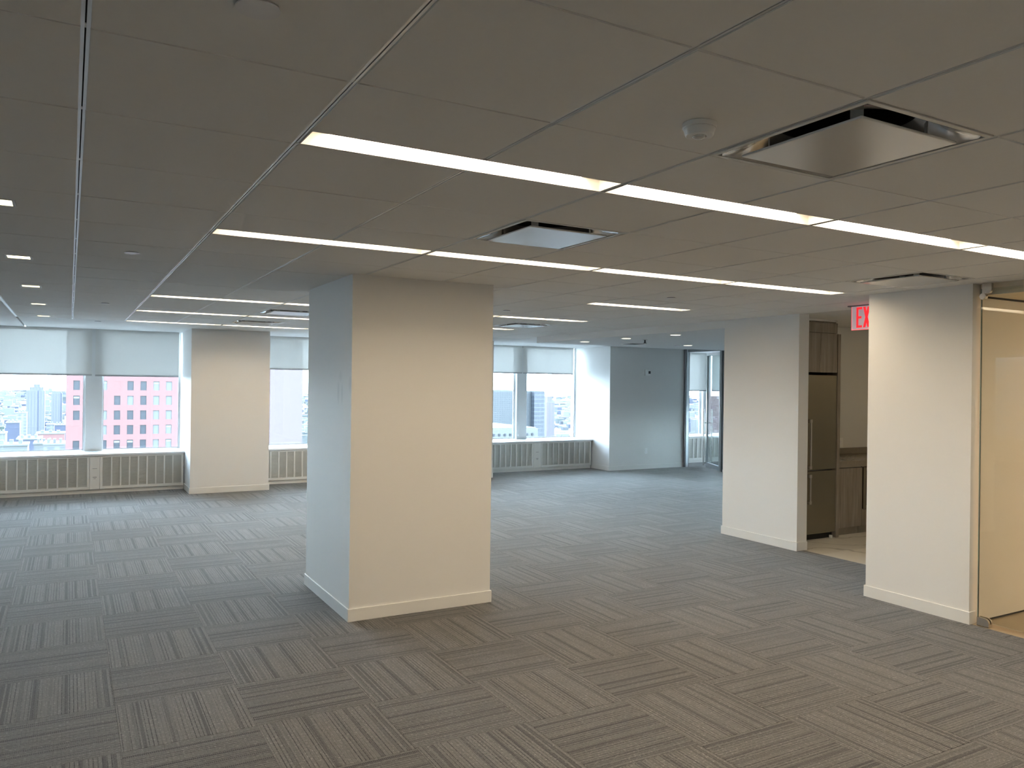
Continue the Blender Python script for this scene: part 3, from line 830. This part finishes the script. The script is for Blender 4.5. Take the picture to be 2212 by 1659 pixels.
def letter(ch, yl, wd):       # yl = left edge seen from the carpet side (y runs to the left)
    z0, z1 = 2.283, 2.474; s_ = .021; polys = []
    H = z1 - z0
    if ch == 'E': polys = [[(0, 0), (s_, 0), (s_, H), (0, H)], [(s_, 0), (wd, 0), (wd, s_), (s_, s_)], [(s_, H - s_), (wd, H - s_), (wd, H), (s_, H)], [(s_, H / 2 - s_ / 2), (wd * .88, H / 2 - s_ / 2), (wd * .88, H / 2 + s_ / 2), (s_, H / 2 + s_ / 2)]]
    if ch == 'I': polys = [[(0, 0), (s_, 0), (s_, H), (0, H)]]
    if ch == 'T': polys = [[(wd / 2 - s_ / 2, 0), (wd / 2 + s_ / 2, 0), (wd / 2 + s_ / 2, H - s_), (wd / 2 - s_ / 2, H - s_)], [(0, H - s_), (wd, H - s_), (wd, H), (0, H)]]
    if ch == 'X': c = wd / 2; k = s_ * .60; polys = [[(0, 0), (k * 2, 0), (c + k, H / 2), (k * 2, H), (0, H), (c - k, H / 2)], [(wd, 0), (wd, 0), (wd, 0)]]; polys = [[(0, 0), (2 * k, 0), (wd, H), (wd - 2 * k, H)], [(wd - 2 * k, 0), (wd, 0), (2 * k, H), (0, H)]]
    mb = MB()
    for n_, p in enumerate(polys): mb.prism([(yl - a, z0 + c) for a, c in p], 6.3855 - n_ * .0002, 6.3872, 'x')
    mb.build('letter', M['exit_red'], r)
letter('E', 2.846, .060); letter('X', 2.775, .072); letter('I', 2.690, .021); letter('T', 2.655, .066)

# ------------------------------------------------------------------ sliding glass door on the right (frame edge)
dr = tag(empty('door_1', (5.79, .6, 0)), kind='structure')
B('glass_panel', M['glass_in'], (5.784, -.10, .030, 5.796, 1.345, 2.455), dr)
B('glass_edge', M['glass_edge'], (5.7835, 1.345, .030, 5.7965, 1.350, 2.455), dr)
mb = MB()
pts = [(0, 0), (.085, 0), (.085, .030)] + [(.085 - .035 * (1 - math.cos(a)), .030 + .030 * math.sin(a)) for a in (.4, .8, 1.2, 1.57)] + [(0, .060)]
pts = [(1.255 + .085 - a, c) for a, c in pts]
mb.prism([(y, z + .002) for y, z in pts], 5.762, 5.782, 'x'); mb.prism([(y, z + .002) for y, z in pts], 5.798, 5.812, 'x'); mb.box(5.782, 1.255, .002, 5.798, 1.34, .024)
mb.build('floor_guide', M['chrome'], dr)
mb = MB(); pts = [(1.262, 2.445)] + [(1.262 + .03 * (1 - math.cos(a)), 2.445 - .028 * math.sin(a)) for a in (.4, .8, 1.2, 1.57)] + [(1.328, 2.417), (1.328, 2.49), (1.262, 2.49)]
mb.prism(pts, 5.760, 5.784, 'x'); mb.build('roller_bracket', M['chrome'], dr)
mb = MB(); mb.cyl((5.752, 1.322, 2.397), .024, .032, 'x', 24); mb.bevel(.002, 1); mb.build('clamp', M['chrome'], dr)

# ------------------------------------------------------------------ kitchen
fr = tag(empty('refrigerator', (7.38, 4.04, 0)), 'tall narrow stainless refrigerator with a freezer drawer door below', 'refrigerator')
FX0, FX1, FY = 7.107, 7.648, 4.04
B('body', M['exit_dark'], (FX0 + .004, FY + .055, .02, FX1 - .004, 4.68, 1.855), fr)
d1 = B('door', M['steel'], (FX0, FY, .790, FX1, FY + .05, 1.862), fr, .004)
d2 = B('door', M['steel'], (FX0, FY, .070, FX1, FY + .05, .778), fr, .004)
for par, z0, z1 in ((d1, .812, 1.36), (d2, .42, .745)):
    mb = MB(); mb.box(FX0 + .052, FY - .055, z0, FX0 + .070, FY - .040, z1)
    mb.box(FX0 + .040, FY - .057, z0 - .004, FX0 + .076, FY, z0 + .034); mb.box(FX0 + .040, FY - .057, z1 - .034, FX0 + .076, FY, z1 + .004)
    mb.bevel(.002, 1); mb.build('handle', M['chrome'], par)
B('kick_grille', M['dark'], (FX0 + .01, FY + .04, .004, FX1 - .01, FY + .06, .066), fr)
mb = MB(); mb.cyl((FX1 - .05, FY + .02, 0), .018, .03, n=16); mb.cyl((FX0 + .05, FY + .02, 0), .018, .03, n=16); mb.build('foot', M['white_plastic'], fr)
cb = tag(empty('wall_cabinet', (7.38, 4.05, 1.9)), 'grey-brown wood grain cabinet above the refrigerator, two doors and filler', 'cabinet')
B('carcass', M['wood'], (FX0 - .01, FY + .022, 1.895, FX1 + .004, 4.69, 2.47), cb)
xm = (FX0 + FX1) / 2 - .01
B('door', M['wood'], (FX0 - .008, FY, 1.892, xm - .001, FY + .020, 2.335), cb, .001)
B('door', M['wood'], (xm + .001, FY, 1.892, FX1 + .002, FY + .020, 2.335), cb, .001)
B('scribe_strip', M['wall'], (FX0 - .008, FY + .004, 2.472, FX1 + .002, FY + .022, ZC), cb)
B('filler_panel', M['wood'], (FX0 - .008, FY, 2.341, FX1 + .002, FY + .020, 2.458), cb, .001)
tag(rebase(B('tall_side_panel', M['wood'], (7.655, 4.035, 0, 7.705, 4.69, 2.335), None, .001), (7.68, 4.3, 0)), 'full-height grey-brown panel right of the refrigerator', 'panel')
tag(rebase(B('tall_side_panel', M['wood'], (7.055, 4.06, 0, 7.095, 4.69, 2.46), None, .001), (7.07, 4.3, 0)), 'full-height grey-brown panel left of the refrigerator, behind the wall stub', 'panel')
bc = tag(empty('base_cabinet', (7.93, 4.06, 0)), 'grey-brown base cabinet door between the refrigerator and the oven', 'cabinet')
B('carcass', M['wood'], (7.71, 4.082, .09, 8.145, 4.69, .79), bc)
B('door', M['wood'], (7.712, 4.06, .095, 8.144, 4.080, .785), bc, .001)
B('toe_kick', M['counter'], (7.71, 4.115, 0, 8.145, 4.13, .09), bc)
ov = tag(empty('oven_cabinet', (8.5, 4.06, 0)), 'under-counter oven in a grey-brown cabinet, half hidden by the wall block', 'oven')
B('carcass', M['wood'], (8.150, 4.082, .09, 8.86, 4.69, .79), ov)
B('drawer_front', M['wood'], (8.152, 4.06, .095, 8.858, 4.080, .285), ov, .001)
mb = MB(); mb.box(8.152, 4.048, .295, 8.858, 4.080, .335); mb.box(8.152, 4.048, .745, 8.858, 4.08, .785); mb.box(8.152, 4.048, .335, 8.20, 4.08, .745); mb.box(8.81, 4.048, .335, 8.858, 4.08, .745)
mb.build('oven_frame', M['steel'], ov)
B('oven_window', M['dark'], (8.20, 4.056, .335, 8.81, 4.070, .745), ov)
B('shadow_gap', M['dark'], (8.1465, 4.070, .09, 8.152, 4.081, .79), ov)
B('toe_kick', M['counter'], (8.150, 4.115, 0, 8.86, 4.13, .09), ov)
tag(rebase(B('countertop', M['counter'], (7.708, 4.045, .795, 9.78, 4.69, .870), None, .002), (8.6, 4.3, .83)), 'brown stone countertop over the base cabinets', 'countertop')
tag(rebase(B('backsplash', M['counter'], (7.708, 4.675, .8705, 9.78, 4.698, .95), None, .001), (8.6, 4.68, .9)), 'low brown stone backsplash along the kitchen back wall', 'backsplash')
tag(rebase(B('base_cabinet', M['wood'], (8.865, 4.06, .0, 9.78, 4.69, .79), None, .001), (9.3, 4.3, 0)), 'grey-brown base cabinet right of the oven, behind the wall block', 'cabinet')
def plate(x, y, z, w, h, name, lab, cat, face='y', toggles=((0, .0, .010, .022),)):
    r = tag(empty(name, (x, y, z)), lab, cat)
    B('plate', M['white_plastic'], (x - w / 2, y - .006, z - h / 2, x + w / 2, y - .0003, z + h / 2), r, .0015)
    for a, c, ww, hh in toggles: B('insert', M['grey_plate'], (x + a - ww, y - .0075, z + c - hh, x + a + ww, y - .0062, z + c + hh), r)
plate(8.576, 4.70, 1.02, .075, .118, 'wall_switch', 'small white switch plate on the kitchen back wall above the counter', 'switch')
plate(10.336, 10.75, .37, .075, .118, 'wall_outlet', 'small white outlet plate low on the bluish end wall', 'outlet', toggles=((0, .025, .016, .014), (0, -.025, .016, .014)))
r = tag(empty('fire_strobe', (10.34, 10.75, 1.985)), 'small white fire alarm strobe high on the bluish end wall', 'alarm')
B('body', M['white_plastic'], (10.272, 10.715, 1.925, 10.408, 10.7497, 2.045), r, .004)
B('strobe', M['gasket'], (10.35, 10.700, 1.96, 10.40, 10.7145, 2.015), r, .003)

# ------------------------------------------------------------------ glass office on the far right
gp = tag(empty('glass_partition', (11.43, 9.0, 0)), 'full-height clear glass office partition beside the bluish end wall', 'partition')
GX = 11.43; zt = 2.48
B('end_post', M['exit_dark'], (11.335, 10.70, 0, 11.360, 10.749, ZC), gp)
B('end_post', M['alu'], (11.362, 10.69, 0, 11.435, 10.748, ZC), gp)
B('end_post', M['gasket'], (11.437, 10.70, 0, 11.455, 10.748, ZC), gp)
B('post', M['alu'], (11.40, 9.70, 0, 11.46, 9.755, ZC), gp)
B('post', M['gasket'], (11.40, 9.66, 0, 11.44, 9.695, ZC), gp)
y = 9.655
while y > 5.0:
    B('glass_pane', M['glass_in'], (GX - .006, y - 1.19, .045, GX + .006, y, zt - .04), gp); y -= 1.2
B('head_rail', M['alu'], (11.40, 4.81, zt - .045, 11.46, 10.69, ZC), gp)
B('base_rail', M['alu'], (11.40, 4.81, 0, 11.46, 9.655, .045), gp)
dr = tag(empty('door_2', (11.43, 9.75, 0), math.radians(64)), kind='structure')
def LB(name, mat, box, bev=0):
    mb = MB().box(*box)
    if bev: mb.bevel(bev, 1)
    o = mb.build(name, mat); o.parent = dr; return o
LB('glass_leaf', M['glass_leaf'], (.03, -.006, .09, .87, .006, 2.36))
LB('stile', M['alu'], (0, -.02, .01, .04, .02, 2.42)); LB('stile', M['alu'], (.86, -.02, .01, .90, .02, 2.42))
LB('rail', M['alu'], (.04, -.02, .01, .86, .02, .10)); LB('rail', M['alu'], (.04, -.02, 2.36, .86, .02, 2.42))
for s_ in (-1, 1):
    mb = MB(); mb.cyl((.84, s_ * .085, .04), .014, 1.20, n=16)
    mb.cyl((.84, s_ * .085 if s_ < 0 else .0, .94), .009, .085, 'y', 12); mb.cyl((.84, s_ * .085 if s_ < 0 else .0, .09), .009, .085, 'y', 12)
    o = mb.build('pull_handle', M['chrome']); o.parent = dr

# ------------------------------------------------------------------ city outside
gnd = MB(); gnd.cyl((0, 0, -214), 17800, 2, n=96); tag(gnd.build('ground', M['ground']), kind='structure')
# pink granite tower
P1 = Vector((-.806, 231.52, 0)); dv = Vector((.99943, -.0339, 0)); ang = math.atan2(dv.y, dv.x)
tw = tag(empty('pink_tower', (P1.x, P1.y, 0), ang), 'pink granite tower with punched windows right outside the far left windows', 'building', 'towers outside the windows')
def LT(mb, name, mats, par):
    o = mb.build(name, mats); o.parent = par; return o
cols = 12; rows_ = 24; ztop0 = 1.17 + 3.92 * 9
mb = MB(); dpt = .5
# facade as piers and spandrels leaving the window openings
us = [1.62 + 3.155 * k for k in range(cols)]
prev = 0
for u in us:
    mb.box(prev, 0, -212, u, dpt, 50); prev = u + 1.5
mb.box(prev, 0, -212, 51.2, dpt, 50)
for u in us:
    zt_ = 50
    for k in range(rows_):
        zz = ztop0 - 3.92 * k
        mb.box(u, 0, zz, u + 1.5, dpt, zt_); zt_ = zz - 2.45
    mb.box(u, 0, -212, u + 1.5, dpt, zt_)
mb.box(0, dpt, -212, 51.2, 40, 50)
LT(mb, 'wall', M['pink'], tw)
mb = MB(); mb.box(51.2, -.4, -212, 60.5, 40, 50); LT(mb, 'blank_wall', M['pink_pale'], tw)
rnd = random.Random(3)
miss = {(9, 3), (10, 2), (12, 0)}
solid = MB()
for k in range(rows_):
    for c_, u in enumerate(us):
        zz = ztop0 - 3.92 * k
        if (k, c_) in miss:
            solid.box(u, .03, zz - 2.45, u + 1.5, .3, zz); continue
        kind = rnd.random()
        o = MB().box(u, .30, zz - 2.45, u + 1.5, .36, zz)
        o = LT(o, 'window', M['pane_dark'] if (kind < .55 or c_ == 5 or c_ == 3) and c_ not in (6, 7) else M['pane_pale'], tw)
        if kind < .22 or kind > .85:
            s = MB().box(u + .08, .22, zz - .75, u + 1.42, .29, zz - .25).build('shade', M['shade']); s.parent = o
LT(solid, 'infill', M['pink'], tw)
def tower(name, mat, x0, x1, y, z1, depth, lab, crown=None, roof=None, cat='building'):
    r = tag(empty(name, ((x0 + x1) / 2, y, -212)), lab, cat, 'towers outside the windows')
    B('wall', mat, (x0, y, -212, x1, y + depth, z1), r)
    B('roof', roof or M['roof_pale'], (x0 + 1, y + 1, z1, x1 - 1, y + depth - 1, z1 + 1.0), r)
    for c in (crown or []): B('crown', mat, c, r)
    return r
r = tower('grey_tower', M['tower_grey'], -62.4, -36, 1518, -19.5, 30, 'taller pale blue-grey tower with a stepped crown, far outside the left window',
      [(-57.5, 1520, -19.5, -38, 1545, -13.5), (-52, 1522, -13.5, -43, 1540, -8.5)])
B('recess', M['brick_blue'], (-46, 1517.6, -212, -44.5, 1518.5, -19), r)
r = tower('grey_tower', M['tower_grey'], -30.3, -12, 1731, -27, 24, 'shorter pale blue-grey tower beside the stepped one, near the pink tower', [(-29, 1733, -27, -14, 1750, -23)])
B('recess', M['brick_blue'], (-15, 1730.6, -212, -13.5, 1731.5, -26), r)
r = tower('gridded_tower', M['tower_grid'], 640, 771, 1290, -13, 60, 'wide blue gridded glass block outside the window right of the big column', [(660, 1295, -13, 765, 1330, -10.5)])
r = tower('banded_tower', M['tower_band'], 771.5, 795, 1279, -12.5, 50, 'narrow banded blue tower at the right end of the gridded glass block')
r = tower('mauve_tower', M['purple'], 898, 918, 1436, -38, 20, 'slim mauve tower with a square crown, right of the gridded glass block', [(902, 1440, -38, 913.5, 1452, -25)])
r = tower('stone_block', M['roof_pale'], 225, 262, 428, -27, 60, 'pale low building with small dark openings below the gridded glass block')
for k in range(9):
    for q in range(2):
        u = 229 + 4 * k + 1.5 * q
        if u > 260: continue
        MB().box(u, 427.4, -31 - 3.6 * q, u + 1.3, 428.2, -29.6 - 3.6 * q).build('window', M['pane_dark'], r)
# mid-distance blocks by the left window, worked out from their bearings
def bearing(px, dist): 
    v = FW + RX * ((px - 1106) / FPX); return CAM.x + dist * v.x, CAM.y + dist * v.y
def zat(px, py, dist): return CAM.z + dist * (FW.z + RX.z * ((px - 1106) / FPX) - UY.z * ((py - 829.5) / FPX))
blk = [(14, 43, 914, 820, 'brick_blue', 'dark blue block with a pale roof, lower left of the left window', 28),
       (36, 58, 893, 980, 'grey_wall', 'pale gridded block just left of the stepped tower', 25),
       (-12, 12, 938, 640, 'roof_pale', 'white low block at the left edge of the left window', 25),
       (38, 90, 950, 560, 'brick_blue', 'long low dark block with white roofs below the stepped tower', 30),
       (101, 118, 918, 900, 'grey_wall', 'small gridded block between the two grey towers', 20),
       (119, 143, 919, 860, 'brick_blue', 'dark blue block touching the pink tower on its left', 24),
       (75, 118, 960, 480, 'roof_pale', 'white block low in front of the left window, near the pink tower', 24),
       (96, 143, 962, 430, 'grey_wall', 'pale block with rows of openings beside the foot of the pink tower', 24),
       (-10, 60, 964, 440, 'roof_pale', 'long white roof along the bottom of the left window', 22),
       (80, 141, 938, 700, 'pink', 'low reddish block behind the white roofs', 30)]
for a, c, py, dist, mt, lab, dep in blk:
    xa, ya = bearing(a, dist); xb, yb = bearing(c, dist); z1 = zat((a + c) / 2, py, dist)
    y0 = (ya + yb) / 2
    r = tag(empty('city_block', ((xa + xb) / 2, y0, -212)), lab, 'building', 'low blocks outside the left window')
    B('wall', M[mt], (xa, y0, -212, xb, y0 + dep, z1), r)
    B('roof', M['roof_pale'], (xa - .4, y0 - .4, z1, xb + .4, y0 + dep, z1 + .9), r)
    for q in range(3):
        ux = xa + (xb - xa) * (.15 + .28 * q); B('roof_unit', M['grey_wall'] if q % 2 else M['roof_pale'], (ux, y0 + 3 + q, z1 + .9, ux + (xb - xa) * .12, y0 + 8 + q, z1 + 3.2), r)
# countless houses to the horizon
rnd = random.Random(11)
mb = MB()
mats = [M['roof_pale'], M['brick_blue'], M['grey_wall'], M['ground']]
for k in range(5200):
    px = rnd.uniform(-60, 700) if rnd.random() < .5 else rnd.uniform(1040, 1650)
    dist = 900 * (14 ** rnd.random())
    x, y = bearing(px, dist)
    if dist < 2100 and ((x + 60 > -70 and x < 5 and 1400 < y + 60 and y < 1800) or (x + 70 > 620 and x < 930 and 1180 < y < 1480)): continue
    if dist < 1100: continue
    s1, s2 = rnd.uniform(.008, .024) * dist ** .9 + 8, rnd.uniform(10, 40); h = rnd.uniform(6, 24) * (1 + 2.2 * (rnd.random() ** 8))
    mb.box(x, y, -212, x + s1, y + s2, -212 + h, rnd.choice((0, 0, 1, 2, 3)))
tag(mb.build('distant_houses', mats), kind='stuff', label='sea of small pale and bluish city buildings reaching the horizon', cat='buildings')
